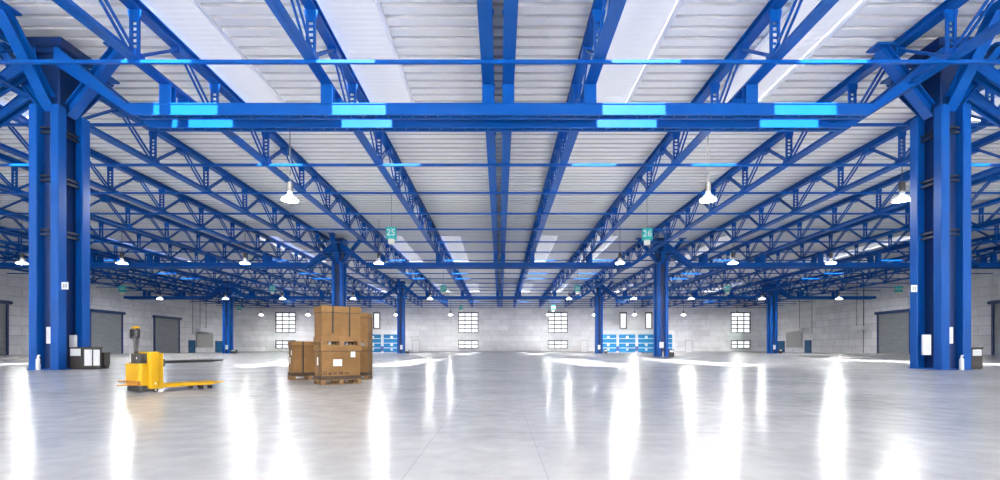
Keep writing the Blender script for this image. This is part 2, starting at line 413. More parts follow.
# ------------------------------------------------------------------ roof trusses
YT0, NP, DP = 10.2, 24, 6.5
YT1 = YW-.1
LT = YT1-YT0
lower_me = MB().box(-.29,.29,0,LT,0,.05).box(-.12,.12,0,LT,.05,.30).box(-.012,.012,0,LT,-.012,0).mesh('lower_chord', M['blue'])
upper_me = MB().box(-.25,.25,0,LT,0,.06).box(-.09,.09,0,LT,.06,.36).box(-.25,.25,0,LT,.36,.44).mesh('upper_chord', M['blue'])
hz = ZUC-ZLC
vm = MB()
for s in (-1, 1): vm.box(s*.17-.05, s*.17+.05, -.07, .07, .30, hz)
z = .45
while z < hz-.3: vm.box(-.12, .12, -.02, .02, z, z+.10); z += .27
vm.prism_y([(-.22, hz-.55), (.22, hz-.55), (.31, hz-.12), (.31, hz), (-.31, hz), (-.31, hz-.12)], -.035, .035)
vm.box(-.26, .26, -.30, .30, .05, .34)
vert_me = vm.mesh('vertical_strut', M['blue'])
def diag(up):
    m = MB(); a = (0, .25, .34) if up else (0, DP-.25, .34); b = (0, DP/2-.18, hz) if up else (0, DP/2+.18, hz)
    for s in (-1, 1): m.bar((s*.12, a[1], a[2]), (s*.12, b[1], b[2]), .085, .11)
    if up: m.box(-.24, .24, DP/2-.38, DP/2+.38, hz-.30, hz)
    return m.mesh('diagonal_strut', M['blue'])
dup_me, ddn_me = diag(True), diag(False)
TX = [(-.6-8.17*k) for k in range(11)], [(.42 if k < 0 else 4.58+8.17*k) for k in range(-1, 10)]
trusses = []
def truss(x, label):
    t = thing('roof_truss', label, 'roof truss', (x, YT0, ZLC), 0, 'blue lattice roof trusses'); t['kind'] = 'thing'
    link('lower_chord', lower_me, t); link('upper_chord', upper_me, t, (0,0,hz))
    for k in range(NP):
        y = (23.2-YT0) + (k-2)*DP
        if y > LT-.3: break
        link('vertical_strut', vert_me, t, (0, y, 0))
        if y+DP < LT: link('diagonal_strut', dup_me, t, (0, y, 0)); link('diagonal_strut', ddn_me, t, (0, y, 0))
    trusses.append(x)
truss(TX[0][0], 'blue lattice roof truss of the close central pair, pallet truck side')
truss(TX[1][0], 'blue lattice roof truss of the close central pair, side away from pallet truck')
for k in range(1, 11): truss(TX[0][k], '%s blue lattice roof truss out from the central pair on the pallet truck side' % ORD[k-1])
for k in range(1, 11): truss(TX[1][k], '%s blue lattice roof truss out from the central pair, away from the pallet truck' % ORD[k-1])
# cross bars under the lower chords
bar_me = MB().box(-XW+.05, XW-.05, -.075, .075, -.16, -.012).mesh('cross_rail', M['blue'])
for k in range(22):
    y = 23.2+k*DP
    if y > YW-.5: break
    o = link('cross_rail', bar_me, None, (0, y, ZLC)); tag(o, '%s long blue cross bar under the trusses, counted from the near end' % ORD[k], 'steel bar', 'blue cross bars under the trusses')

# ------------------------------------------------------------------ columns
ROWS = [26.2, 71.6, 116.5]
CX = [-63.4, -23.03, 23.03, 63.4]
PH = 13.35
post_me = MB().cbox((0,0,PH/2), (.42,.52,PH), .04).mesh('post', M['blue'])
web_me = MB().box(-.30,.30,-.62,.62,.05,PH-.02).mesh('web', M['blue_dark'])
base_me = MB().box(-.79,.79,-1.02,1.02,0,.05).mesh('base_plate', M['blue'])
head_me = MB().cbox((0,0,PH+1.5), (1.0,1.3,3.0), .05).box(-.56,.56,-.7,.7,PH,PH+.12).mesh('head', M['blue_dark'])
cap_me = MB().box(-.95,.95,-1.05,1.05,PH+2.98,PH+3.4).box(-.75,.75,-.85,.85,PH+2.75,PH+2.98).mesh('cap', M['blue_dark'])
def strut_mesh(y_dir):
    m = MB(); a = Vector((.38,0,PH-.05)); b = Vector((3.1,0,ZR-.55)); d = (b-a).normalized(); nrm = Vector((-d.z,0,d.x))
    m.bar(a+nrm*.22, b+nrm*.22, .56, .06, (0,1,0)); m.bar(a-nrm*.22, b-nrm*.22, .56, .06, (0,1,0)); m.bar(a, b, .14, .42, (0,1,0))
    m.box(b.x-.55, b.x+.45, -.42, .42, b.z+.05, b.z+.14)
    for s in (-1, 1):
        for q in (.75, 1.05): m.add(*cyl_on(a+d*q-nrm*.25+Vector((0, s*.16, 0)), -nrm, .035, .03))
    return m
def cyl_on(c, n, r, h, k=6):
    x = n.orthogonal().normalized(); y = n.cross(x)
    ring = [x*math.cos(2*PI*i/k)*r+y*math.sin(2*PI*i/k)*r for i in range(k)]
    return [c+q for q in ring]+[c+n*h+q for q in ring], [tuple(range(k, 2*k))]+[(i,(i+1)%k,k+(i+1)%k,k+i) for i in range(k)]
strut_me = strut_mesh(0).mesh('brace', M['blue'])
batten_me = MB().box(-.34,.34,-.06,.06,-.17,-.07).box(-.34,.34,-.06,.06,.07,.17).mesh('batten', M['strap_dark'])
batten_side = MB().box(-.05,.05,-.5,.5,-.17,-.07).box(-.05,.05,-.5,.5,.07,.17).mesh('batten', M['strap_dark'])
def column(x, y, label):
    t = thing('steel_column', label, 'column', (x, y, 0), 0, 'blue built-up steel columns'); t['kind'] = 'thing'
    link('base_plate', base_me, t)
    for sx in (-1, 1):
        for sy in (-1, 1): link('post', post_me, t, (sx*.55, sy*.74, .05))
    link('web', web_me, t)
    for zz in (7.0, 9.75, 12.2):
        for sy in (-1, 1): link('batten', batten_me, t, (0, sy*.74, zz))
        for sx in (-1, 1): link('batten', batten_side, t, (sx*.55, 0, zz))
    link('head', head_me, t); link('cap', cap_me, t)
    for r in (0, PI/2, PI, -PI/2):
        b = link('brace', strut_me, t); b.rotation_euler = (0,0,r)
    return t
LAB = {(0,1): 'big blue steel column beside the dark cabinet, nearest on the pallet truck side', (0,2): 'big blue steel column with notice and cabinet, nearest on the side away from crates',
       (1,0): 'second-row blue steel column mostly hidden behind the big column by the pallet truck', (1,1): 'blue steel column rising directly behind the stacked crates',
       (1,2): 'second-row blue steel column standing in front of the cyan doors away from the crates', (1,3): 'second-row blue steel column mostly hidden behind the big column away from the crates',
       (2,0): 'third-row blue steel column near the side wall behind the pallet truck forks', (2,1): 'slim third-row blue steel column beside cyan doors on the crate side',
       (2,2): 'slim third-row blue steel column beside cyan doors away from the crates', (2,3): 'third-row blue steel column near the side wall away from the pallet truck'}
for (r, c), l in LAB.items(): column(CX[c], ROWS[r], l)

# ------------------------------------------------------------------ cross girders between the columns
GB, GT = 12.86, 13.48
HX = 3.85      # horizontal reach of the haunch
def girder_mesh(x0, x1, h0, h1):
    """box girder along x from x0 to x1 (local y=0); h0/h1: haunched end rising to a column head"""
    H = GT-GB; rise = 2.95; ts = 1.3*H/2
    top, bot = [], []
    if h0: top += [(x0, GT+rise+.05), (x0+HX-.2, GT)]; bot += [(x0, GB+rise-.35), (x0+HX+.15, GB)]
    else: top += [(x0, GT)]; bot += [(x0, GB)]
    if h1: top += [(x1-HX+.2, GT), (x1, GT+rise+.05)]; bot += [(x1-HX-.15, GB), (x1, GB+rise-.35)]
    else: top += [(x1, GT)]; bot += [(x1, GB)]
    m = MB()
    n = len(top)
    for i in range(n-1):
        q = [bot[i], bot[i+1], top[i+1], top[i]]
        m.prism_y(q, -.20, -.15); m.prism_y(q, .15, .20)
        tq = [(top[i][0], top[i][1]-.05), (top[i+1][0], top[i+1][1]-.05), top[i+1], top[i]]
        m.prism_y(tq, -.24, .24)
        bq = [bot[i], bot[i+1], (bot[i+1][0], bot[i+1][1]+.05), (bot[i][0], bot[i][1]+.05)]
        m.prism_y(bq, -.27, -.12); m.prism_y(bq, .12, .27)
    a = x0+(HX+.3 if h0 else .3); b = x1-(HX+.3 if h1 else .3); k = int((b-a)/.63)
    for i in range(k+1):
        x = a+(b-a)*i/k; m.box(x-.02, x+.02, -.15, .15, GB+.02, GB+.34)
    return m
def gpost_mesh(zt):
    return MB().box(-.30,.30,-.20,-.16,GT,zt).box(-.30,.30,.16,.20,GT,zt).box(-.05,.05,-.16,.16,GT,zt).mesh('post', M['blue'])
gposts = (gpost_mesh(ZLC-.012), gpost_mesh(ZLC-.012+.2))
bays = [(-XW+.02, CX[0], 0, 1), (CX[0], CX[1], 1, 1), (CX[1], CX[2], 1, 1), (CX[2], CX[3], 1, 1), (CX[3], XW-.02, 1, 0)]
bn = ['at the side wall, truck side', 'in the bay on the pallet truck side', 'in the middle bay', 'in the bay away from the truck', 'at the side wall away from the truck']
rn = ['in the near column row', 'in the second column row', 'in the third column row']
for r, y in enumerate(ROWS):
    for bi, (x0, x1, h0, h1) in enumerate(bays):
        if r == 0 and bi in (0, 4): continue
        a, b = x0+(.45 if h0 else 0), x1-(.45 if h1 else 0)
        me = girder_mesh(a, b, h0, h1).mesh('girder', M['blue'])
        t = thing('girder_pair', 'double blue girder %s, %s' % (rn[r], bn[bi]), 'girder', ((a+b)/2, y, GB-(.2 if r else 0)), 0, 'blue double girders'); t['kind'] = 'thing'
        for s in (-1, 1):
            g = link('girder', me, t, (-(a+b)/2, s*.72, -GB))
            for tx in trusses:
                if a+(HX if h0 else 0)+.3 < tx < b-(HX if h1 else 0)-.3:
                    link('post', gposts[1 if r else 0], t, (tx-(a+b)/2, s*.72, -GB))

# ------------------------------------------------------------------ pendant lamps
def make_lamp():
    t = thing('pendant_lamp', 'lamp', 'lamp', (0,0,0), 0, 'lit pendant lamps')
    MB().tube([(0,0,1.3), (0,0,ZR-11.9)], .03, 6).build('suspension_rod', M['housing'], t)
    MB().lathe([(.10,1.36),(.20,1.30),(.20,.72),(.13,.66)], n=16).build('ballast_housing', M['housing'], t, smooth=True)
    MB().lathe([(.16,.70),(.19,.52),(.28,.36),(.46,.22),(.60,.13),(.61,.06),(.58,.06),(.55,.13),(.42,.20),(.25,.32),(.15,.50),(.13,.66)], n=20, caps=False).build('glass_dome', M['dome'], t, smooth=True)
    MB().lathe([(.01,-.04),(.30,-.037),(.50,-.02),(.57,-.005)], n=16, caps=False).build('diffuser', M['lamp'], t)
    return t
DL = [36.6, 62.8, 109., 152.]
LAMPS = [(0,[290,708,902],200.5), (1,[22,122,245,379,620,733,831],263.5), (2,[160,225.5,282.5,353,430,569,634,691,762,839],298.8), (3,[261,308,396,450.5,548.7,594.5,634.5,683.5,737],315.)]
lamp0 = make_lamp(); first = True
rl = ['in the near row', 'in the second row', 'in the third row', 'in the last row']
for r, xs, py in LAMPS:
    lpx = sorted([x for x in xs if x < 500], reverse=True); rpx = sorted([x for x in xs if x > 500])
    for side, arr in ((0, lpx), (1, rpx)):
        for i, px in enumerate(arr):
            o = lamp0 if first else copy_tree(lamp0); first = False
            d = DL[r]; o.location = (PX(px, d), d, PZ(py, d))
            o['label'] = 'lit pendant lamp %s, %s from middle %s' % (rl[r], ORD[i], 'on the pallet truck side' if side == 0 else 'away from the truck')
            for c in o.children:
                if c.name.startswith('suspension_rod'):
                    c.data = MB().tube([(0,0,1.3), (0,0,ZR-o.location.z)], .03, 6).mesh('suspension_rod', M['housing'])

# ------------------------------------------------------------------ hanging bay signs
def bay_sign(px, py, d, num, label, rz):
    z = PZ(py, d); x = PX(px, d); sc = 1.0
    t = thing('hanging_sign', label, 'sign', (x, d, z), rz, 'teal hanging bay signs')
    MB().cbox((0,0,0), (1.06,1.06,1.16), .10).build('sign_box', M['teal'], t)
    tm = text_mesh(num, .95 if len(num) < 3 else .52, M['white'])
    for k in range(4):
        o = link('numerals', tm, t, (0,0,0)); a = k*PI/2
        o.rotation_euler = (PI/2, 0, a); o.location = (.535*math.sin(a), -.535*math.cos(a), -.02)
    MB().box(-.30,.30,-.30,.30,-1.08,-.60).box(-.1,.1,-.1,.1,-.62,-.56).build('lamp_box', M['off_white'], t)
    MB().tube([(0,0,.78), (0,0,ZR-z)], .022, 6).build('suspension_rod', M['strap_dark'], t)
    MB().tube([(-.35,0,.58), (0,0,.80), (.35,0,.58)], .02, 6).build('hanger', M['strap_dark'], t)
D1, D2, D3 = 52.6, 98.0, 144.
bay_sign(391.4, 233.6, D1, '25', 'teal hanging bay sign numbered 25', .12)
bay_sign(647, 234.6, D1, '26', 'teal hanging bay sign numbered 26', -.22)
bay_sign(443.3, 288.6, D2, '25', 'small teal hanging sign in the second row over the crate side', .5)
bay_sign(577.3, 288.3, D2, '26', 'small teal hanging sign in the second row away from the crates', 0)
bay_sign(272.4, 288.6, D2, '25', 'small teal hanging sign seen above the single crate', .4)
bay_sign(727.5, 289, D2, '26', 'small teal hanging sign over the tall gridded window away from the crates', -.5)
bay_sign(122.5, 289.2, D2, '1525', 'teal sign with a longer number above the roller shutter, pallet truck side', .2)
bay_sign(898.3, 289.2, D2, '1526', 'teal sign numbered 1526 beside the big column away from the crates', -.2)
bay_sign(461, 307.6, D3, '25', 'tiny teal sign over the middle window on the crate side', .3)
bay_sign(553.4, 307.6, D3, '26', 'tiny teal sign over the middle window away from the crates', -.3)
bay_sign(239.4, 308, D3, '25', 'tiny teal sign beside the third-row column on the pallet truck side', .3)

# ------------------------------------------------------------------ dock doors by the back wall
DD = YW-1.2
def dock_door(px0, px1, label):
    x0, x1 = PX(px0, DD), PX(px1, DD); zt = PZ(334.2, DD); xm = (x0+x1)/2; w = x1-x0
    t = thing('loading_dock_door', label, 'dock door', (xm, DD, 0), 0, 'cyan loading dock doors')
    ys = [PZ(p, DD) for p in (354.2, 352.6, 347.9, 343.1, 338.5, 334.2)]; ys[0] = 0
    for i in range(5):
        s = MB().box(-w/2, w/2, -.15, .1, ys[i]+.08, ys[i+1]-.1).box(-w/2, w/2, -.19, -.15, ys[i+1]-.45, ys[i+1]-.25).build('door_section', M['cyan'], t)
    for i in range(1, 5): MB().box(-w/2, w/2, -.17, .1, ys[i]-.12, ys[i]+.10).build('white_rail', M['white'], t)
    for z0, k in ((PZ(337.2, DD), 1), (PZ(344.8, DD), 1), (PZ(349.5, DD), .8)):
        MB().box(-.42*k, .42*k, -.24, -.17, z0-.42*k, z0+.42*k).build('white_plate', M['paper'], t)
PXS = [(600.2, 616.2), (619.0, 635.2), (638.0, 654.2), (657.2, 672.0)]
pn = ['cyan dock door beside the slim column, away from the crates', 'second cyan dock door out from the slim column, away from the crates', 'third cyan dock door beside the second-row column, away from the crates',
      'cyan dock door partly hidden behind the second-row column away from the crates']
for (a, b), l in zip(PXS, pn): dock_door(a, b, l)
dock_door(1000-616.2, 1000-600.2, 'cyan dock door next to the slim column on the crate side')
dock_door(1000-635.2, 1000-619.0, 'cyan dock door partly hidden behind the crate stack')
def dock_surround(px0, px1, gaps, label):
    x0, x1 = PX(px0, DD), PX(px1, DD); t = thing('dock_surround', label, 'door surround', ((x0+x1)/2, DD, 0), 0, 'white dock door surrounds'); xm = (x0+x1)/2
    zt = PZ(334.1, DD); zh = PZ(330.2, DD)
    MB().box(x0-xm, x1-xm, .12, 1.15, zt, zh).build('header', M['white'], t)
    for a, b in gaps: MB().box(PX(a, DD)-xm, PX(b, DD)-xm, -.1, 1.15, 0, zt).build('pier', M['white'], t)
    for a, b in gaps[1:-1]: MB().box(PX(a, DD)-xm-.1, PX(b, DD)-xm+.1, -.35, -.11, .4, 1.9).build('bumper', M['purple'], t)
g = [(598.6,600.0), (616.4,618.8), (635.4,637.8), (654.4,657.0), (672.2,674.6)]
dock_surround(598.6, 674.6, g, 'white surround framing the four cyan dock doors away from the crates')
g2 = sorted((1000-b, 1000-a) for a, b in g[:3]); g2[0] = (1000-637.8, 1000-635.4)
dock_surround(1000-637.8, 1000-598.6, g2, 'white surround framing the cyan dock doors behind the crate stack')

# ------------------------------------------------------------------ boards and hanging units on the side walls
def wall_board(s, y0, y1, z0, z1, label):
    x0, x1 = (-XW, -XW+.25) if s < 0 else (XW-.25, XW)
    t = thing('wall_board', label, 'board', (s*XW, (y0+y1)/2, z0), 0, 'grey wall boards'); X = s*XW; ym = (y0+y1)/2
    MB().box(x0-X, x1-X, y0-ym, y1-ym, 0, z1-z0).build('board', M['board'], t)
    e = .32; x0, x1 = (-XW, -XW+e) if s < 0 else (XW-e, XW)
    MB().box(x0-X, x1-X, y0-ym-.12, y0-ym, -.1, z1-z0+.1).box(x0-X, x1-X, y1-ym, y1-ym+.12, -.1, z1-z0+.1).box(x0-X, x1-X, y0-ym, y1-ym, -.1, 0).box(x0-X, x1-X, y0-ym, y1-ym, z1-z0, z1-z0+.1).build('board_frame', M['board'], t)
wall_board(-1, 143.2, 151., 1.62, 5.6, 'large grey board on the side wall on the pallet truck side')
wall_board(1, 143.9, 151.4, 1.62, 5.6, 'large grey board on the side wall away from the pallet truck')
def hung_unit(s, y0, y1, z0, z1, cabs, label, off=1.2):
    X = s*(XW-off); ym = (y0+y1)/2
    t = thing('hanging_heater', label, 'heater', (X, ym, z0), 0, 'white units hung on cables')
    MB().box(-.45,.45,y0-ym,y1-ym,0,z1-z0).build('casing', M['white'], t, bevel=.05)
    MB().box(-.40,.40,y0-ym+.15,y1-ym-.15,-.05,0).build('grille', M['board'], t)
    for c in cabs: MB().tube([(0,c-ym,z1-z0),(0,c-ym,ZR-z0)], .06, 6).build('cable', M['strap_dark'], t)
hung_unit(-1, 142.6, 149.4, 6.05, 7.1, (143., 146.), 'white unit hung on two cables above the grey board, pallet truck side')
hung_unit(1, 142.6, 149.4, 6.05, 7.1, (143.2,), 'white unit hung on a cable above the grey board, away from pallet truck')
hung_unit(1, 116.6, 119.4, 5.6, 6.5, (116.8, 119.1), 'white unit hung on two cables in front of the bare side wall', 2.0)
for s, y, l in ((-1, 143.0, 'pallet truck side'), (1, 140.9, 'away from the pallet truck')):
    tag(MB().tube([(s*(XW-.06), y-1.5, 5.4), (s*(XW-.06), y-1.5, ZR)], .06, 6).build('wall_conduit', M['cabinet']), 'thin dark conduit on the side wall by the grey board, '+l, 'conduit', 'dark wall conduits')
tag(MB().tube([(XW-.06, 119.6, 0), (XW-.06, 119.6, ZR)], .06, 6).build('wall_conduit', M['cabinet']), 'thin dark conduit on the bare side wall away from the pallet truck', 'conduit', 'dark wall conduits')

# ------------------------------------------------------------------ fittings round the columns
def cabinet(px0, px1, py, d, depth, label, style):
    x0, x1 = PX(px0, d), PX(px1, d); w = x1-x0; h = PZ(py, d)
    t = thing('equipment_cabinet', label, 'cabinet', ((x0+x1)/2, d, 0), 0, 'dark cabinets beside the columns')
    MB().box(-w/2+.02, w/2-.02, 0, depth, .04, h-.05).box(-w/2+.05, w/2-.05, .05, depth, 0, .04).build('body', M['cabinet'], t, bevel=.01)
    MB().box(-w/2-.01, w/2+.02, -.03, depth, h-.05, h).build('top', M['cabinet'], t)
    if style == 2:
        k = w/1.70
        MB().box(-w/2+.06*k, -w/2+.66*k, -.02, 0, h*.60, h*.92).build('control_panel', M['paper'], t)
        MB().box(-w/2+.66*k, -w/2+.71*k, -.05, 0, h*.57, h*.95).box(-w/2+.04*k, -w/2+.66*k, -.05, 0, h*.565, h*.595).build('panel_frame', M['black'], t)
        for a, b, hx in ((.84, 1.23, 1.17), (1.33, 1.66, 1.37)):
            dd = MB().box(-w/2+a*k, -w/2+b*k, -.03, 0, .19, h*.88).build('door', M['white'], t)
            MB().box(-w/2+hx*k-.03, -w/2+hx*k+.03, -.06, -.03, h*.76, h*.80).build('handle', M['chrome'], dd)
    else:
        MB().box(-w/2+w*.1, w/2-w*.15, -.02, 0, h*.62, h*.90).build('control_panel', M['paper'], t)
    return t
cabinet(69.4, 100.6, 347.0, 25.95, .12, 'dark cabinet with white doors at the foot of the big column by the pallet truck', 2)
tt = cabinet(971.4, 983.2, 347.4, 25.9, .8, 'dark cabinet with one white panel at the big column away from the crates', 1)
c2 = cabinet(669.2, 674.4, 349.6, 71., .7, 'small dark cabinet at the foot of the second-row column in front of cyan doors', 1)
cabinet(604.0, 607.6, 349.6, 116., .6, 'tiny dark cabinet at the slim third-row column away from the crates', 1)
cabinet(405.2, 409.2, 349.6, 116., .6, 'tiny dark cabinet at the slim third-row column on the crate side', 1)
cabinet(230.6, 236.2, 349.8, 116., .6, 'tiny dark cabinet at the third-row column by the side wall, pallet truck side', 1)
cabinet(779.3, 782.2, 349.2, 116., .6, 'tiny dark cabinet at the third-row column by the side wall, away from pallet truck', 1)
t = thing('waste_bin', 'small dark bin tucked behind the white-doored cabinet', 'bin', (PX(104.2, 26.9), 26.9, 0))
MB().cbox((0,0,.50), (.34,.45,.62), .03).build('body', M['cabinet'], t)
MB().box(-.18,.18,-.24,.24,.81,.86).build('lid', M['black'], t)
for sx in (-1, 1): MB().box(sx*.12-.03, sx*.12+.03, -.15, .15, 0, .19).build('leg', M['black'], t)
def wall_box(px0, px1, py0, py1, d, label, name='junction_box', cat='electrical box'):
    x0, x1, z0, z1 = PX(px0, d), PX(px1, d), PZ(py1, d), PZ(py0, d); w = x1-x0; h = z1-z0
    t = thing(name, label, cat, ((x0+x1)/2, d, z0), 0, 'white boxes on the columns')
    MB().box(-w/2, w/2, 0, .14, 0, h).build('box', M['white'], t, bevel=.008)
    MB().box(-w/2+.03*w, w/2-.03*w, -.012, 0, h*.03, h*.97).build('cover', M['white'], t)
    return t
def notice(px0, px1, py0, py1, d, label):
    x0, x1, z0, z1 = PX(px0, d), PX(px1, d), PZ(py1, d), PZ(py0, d); w = x1-x0; h = z1-z0
    t = thing('notice_plate', label, 'notice', ((x0+x1)/2, d, z0), 0, 'white notices on the big columns')
    MB().box(-w/2, w/2, 0, .025, 0, h).build('plate', M['paper'], t)
    for a in (-.28, .08): MB().box(a*w, (a+.22)*w, -.008, 0, h*.22, h*.78).build('printed_symbol', M['board'], t)
yf = ROWS[0]-1.0
wall_box(46.2, 53.0, 327, 343.6, yf+.12, 'white box between the two front posts of the column by the pallet truck')
wall_box(69.2, 75., 335, 347.2, 26.35, 'white box on the column just above the white-doored cabinet')
notice(61.4, 68.2, 282, 289.4, yf-.04, 'small white printed notice high on the column by the pallet truck')
wall_box(923.8, 931.2, 334.6, 355, yf+.30, 'larger white box low on the big column away from the crates')
wall_box(947.2, 953.2, 327, 343.6, yf+.12, 'narrower white box between front posts of the big column away from crates')
notice(911.2, 917.2, 285, 292, yf-.04, 'small white notice on the big column away from the crates')
y2 = ROWS[1]-1.0
wall_box(659.6, 663.8, 342, 348, y2-.16, 'white box on the second-row column in front of the cyan doors')
for i, (a, l) in enumerate(((400.0, 'on the slim third-row column on the crate side'), (597.9, 'on the slim third-row column away from the crates'), (225.2, 'on the third-row column near the side wall, pallet truck side'),
                            (773.4, 'on the third-row column near the side wall, away from pallet truck'))):
    wall_box(a, a+2.5, 345., 349.4, ROWS[2]-1.16, 'tiny white box '+l)
def extinguisher(px, d, h, label):
    t = thing('fire_extinguisher', label, 'fire extinguisher', (PX(px, d), d, 0), 0, 'white fire extinguishers by the columns')
    k = h/.76
    MB().lathe([(.02,0),(.09*k,0),(.095*k,.02*k),(.095*k,.50*k),(.08*k,.56*k),(.035*k,.60*k),(.035*k,.64*k)], n=16).build('bottle', M['white'], t, smooth=True)
    MB().box(-.05*k,.06*k,-.03*k,.03*k,.64*k,.69*k).box(-.02*k,.10*k,-.02*k,.02*k,.70*k,.75*k).build('valve', M['white'], t)
    MB().tube([(.05*k,0,.66*k),(.12*k,0,.60*k),(.115*k,0,.30*k)], .012*k, 6).build('hose', M['black'], t)
extinguisher(38.2, 25.0, .76, 'white fire extinguisher standing at the column by the pallet truck')
extinguisher(961.6, 25.0, .76, 'white fire extinguisher standing at the big column away from the crates')
extinguisher(663., 69.9, .8, 'white fire extinguisher at the foot of the second-row column')

# ------------------------------------------------------------------ pallets and crates
def make_pallet(w=1.2, d=.8):
    """origin: near corner; x along width, y into depth"""
    t = thing('wooden_pallet', 'pallet', 'pallet', (0,0,0), 0, 'wooden pallets under the crates')
    for k in range(5):
        y = (d-.11)*k/4; MB().box(0, w, y, y+.11, .122, .144).build('deck_board', M['pallet'], t)
    for k in range(3):
        x = (w-.13)*k/2; MB().box(x, x+.13, 0, d, .10, .122).build('stringer_board', M['pallet'], t)
        for j in range(3):
            y = (d-.11)*j/2; MB().box(x, x+.13, y, y+.11, .022, .10).build('block', M['pallet'], t)
    for j in range(3):
        y = (d-.11)*j/2; MB().box(0, w, y, y+.11, 0, .022).build('bottom_board', M['pallet'], t)
    return t
def make_crate(w, d, h, name_label, collar=True, straps=(), labels=(), marks=False, lip=True, side_labels=(), side_straps=(), side_marks=False, posts=False, lidh=.15):
    """origin: near lower corner of the crate body, resting on a pallet top"""
    t = thing('crate', name_label, 'crate', (0,0,0), 0, 'brown crates on pallets')
    i = .03
    MB().box(i, w-i, i, d-i, 0, h-lidh).build('body', M['card'], t, bevel=.006)
    MB().box(0, w, 0, d, h-lidh, h).build('lid', M['card_lid'], t, bevel=.012)
    MB().box(-.003, w+.003, -.003, d+.003, h-lidh-.012, h-lidh+.004).build('lid_edge', M['collar'], t)
    if collar: MB().box(.005, w-.005, .005, d-.005, .0, .11).build('timber_collar', M['collar'], t)
    if lip and not collar: MB().box(.004, w-.004, .004, d-.004, 0, .12).build('base_tray', M['card_lid'], t, bevel=.006)
    for u, lo in straps:
        m = MB().box(u-.02, u+.02, -.008, .0, h-lidh-.02, h).box(u-.02, u+.02, -.008, d+.008, h, h+.006); m.box(u-.016, u+.024, .012, .028, lo, h-lidh).build('strap', M['black'], t)
    for v, lo in side_straps:
        MB().box(-.008, 0, v-.014, v+.014, lo, h).build('strap', M['black'], t)
    for u0, u1, z0, z1 in labels:
        l = MB().box(u0, u1, .022, .03, z0, z1).build('paper_label', M['paper'], t); tag(l, 'white paper label')
        m = MB()
        for q in range(4): m.box(u0+.02, u1-.02-.03*(q % 2), .020, .022, z1-(z1-z0)*(.2+.18*q), z1-(z1-z0)*(.15+.18*q))
        m.build('printed_lines', M['board'], l)
    for v0, v1, z0, z1 in side_labels:
        l = MB().box(.022, .03, v0, v1, z0, z1).build('paper_label', M['paper'], t); tag(l, 'white paper label')
    if marks:
        # row of handling symbols: umbrella, glass, arrows, box, lettering bar
        z0, s = .145, .105
        def fr(u, w_=s):
            m = MB(); m.box(u, u+.012, .024, .03, z0, z0+s).box(u+w_-.012, u+w_, .024, .03, z0, z0+s).box(u, u+w_, .024, .03, z0, z0+.012); return m
        u = .06
        m = fr(u); m.box(u+.03, u+.055, .024, .03, z0+.02, z0+.07).box(u, u+s, .024, .03, z0+s-.012, z0+s); m.build('handling_mark', M['mark'], t); u += .17
        m = MB(); 
        for k in range(3): m.box(u+.03*k, u+.03*k+.02, .024, .03, z0+.01, z0+.075)
        m.box(u, u+.09, .024, .03, z0, z0+.02); m.build('handling_mark', M['mark'], t); u += .14
        m = fr(u, .10); m.box(u+.025, u+.06, .024, .03, z0+.03, z0+.08); m.build('handling_mark', M['mark'], t); u += .16
        m = MB(); m.box(u, u+.12, .024, .03, z0+.035, z0+.06).box(u+.01, u+.04, .024, .03, z0, z0+.09).box(u+.075, u+.105, .024, .03, z0, z0+.09); m.build('handling_mark', M['mark'], t); u += .17
        m = MB(); 
        for k in range(4): m.box(u+.033*k, u+.033*k+.02, .024, .03, z0+.02, z0+.065)
        m.build('handling_mark', M['mark'], t)
    if side_marks:
        for k in range(3): MB().box(w-.03, w-.024, .05, .18, .20+.10*k, .26+.10*k).build('handling_mark', M['mark'], t)
    if posts:
        for v in (.02, d-.10): MB().box(w-.03, w+.0, v, v+.08, 0, h-lidh).build('corner_post', M['card_lid'], t)
    return t
def place(o, corner, rz, z): o.location = (corner[0], corner[1], z); o.rotation_euler = (0,0,rz)
def pal(corner, rz, z, label, swap=None):
    global pal0
    if pal0 is None: pal0 = make_pallet(); o = pal0
    else: o = copy_tree(pal0)
    o['label'] = label; place(o, corner, rz, z)
pal0 = None
A1 = math.radians(35.5); A3 = math.radians(32); C0 = (-5.19, 14.5)
HB = 1.01; PT = .144
pal(C0, A1, 0, 'wooden pallet on the floor under the front crate with shipping marks')
c = make_crate(1.2, .8, HB, 'lower front crate with white labels and black shipping marks', collar=True, labels=((.36,.62,.40,.60),(.88,1.02,.66,.84)), marks=True, side_labels=((.38,.50,.42,.66),), side_straps=((.20,.0),), lidh=.17)
place(c, C0, A1, PT)
z1 = PT+HB
pal(C0, A1, z1, 'wooden pallet sandwiched between the two front crates')
c = make_crate(1.2, .8, 1.02, 'upper front crate bound with two black straps, topmost of the front stack', collar=False, straps=((.34,.22),(.84,.08)), lidh=.19)
place(c, C0, A1, z1+PT)
# second stack behind
A2 = math.radians(3); R2 = (-4.52, 17.1)
C2 = (R2[0]-1.2*math.cos(A2), R2[1]-1.2*math.sin(A2))
def stack2(z, lab, plab, **k):
    pal(C2, A2, z, plab)
    c = make_crate(1.2, .8, 1.0, lab, posts=True, **k); place(c, C2, A2, z+PT)
stack2(0, 'lower crate of the stack half hidden behind the front crates', 'floor pallet under the half hidden rear stack', collar=True)
stack2(1.144, 'upper crate of the stack half hidden behind the front crates', 'wooden pallet between the two half hidden rear crates', collar=False)
# single crate on the left
C3 = (-6.95, 16.68)
pal(C3, A3, 0, 'wooden pallet on the floor under the single crate')
c = make_crate(1.2, .8, 1.16, 'single crate on its own pallet beside the two-high front stack', collar=True, straps=((.36,.10),), side_labels=((.42,.60,.40,.62),(.15,.27,.70,.86)), lidh=.15)
place(c, C3, A3, PT)

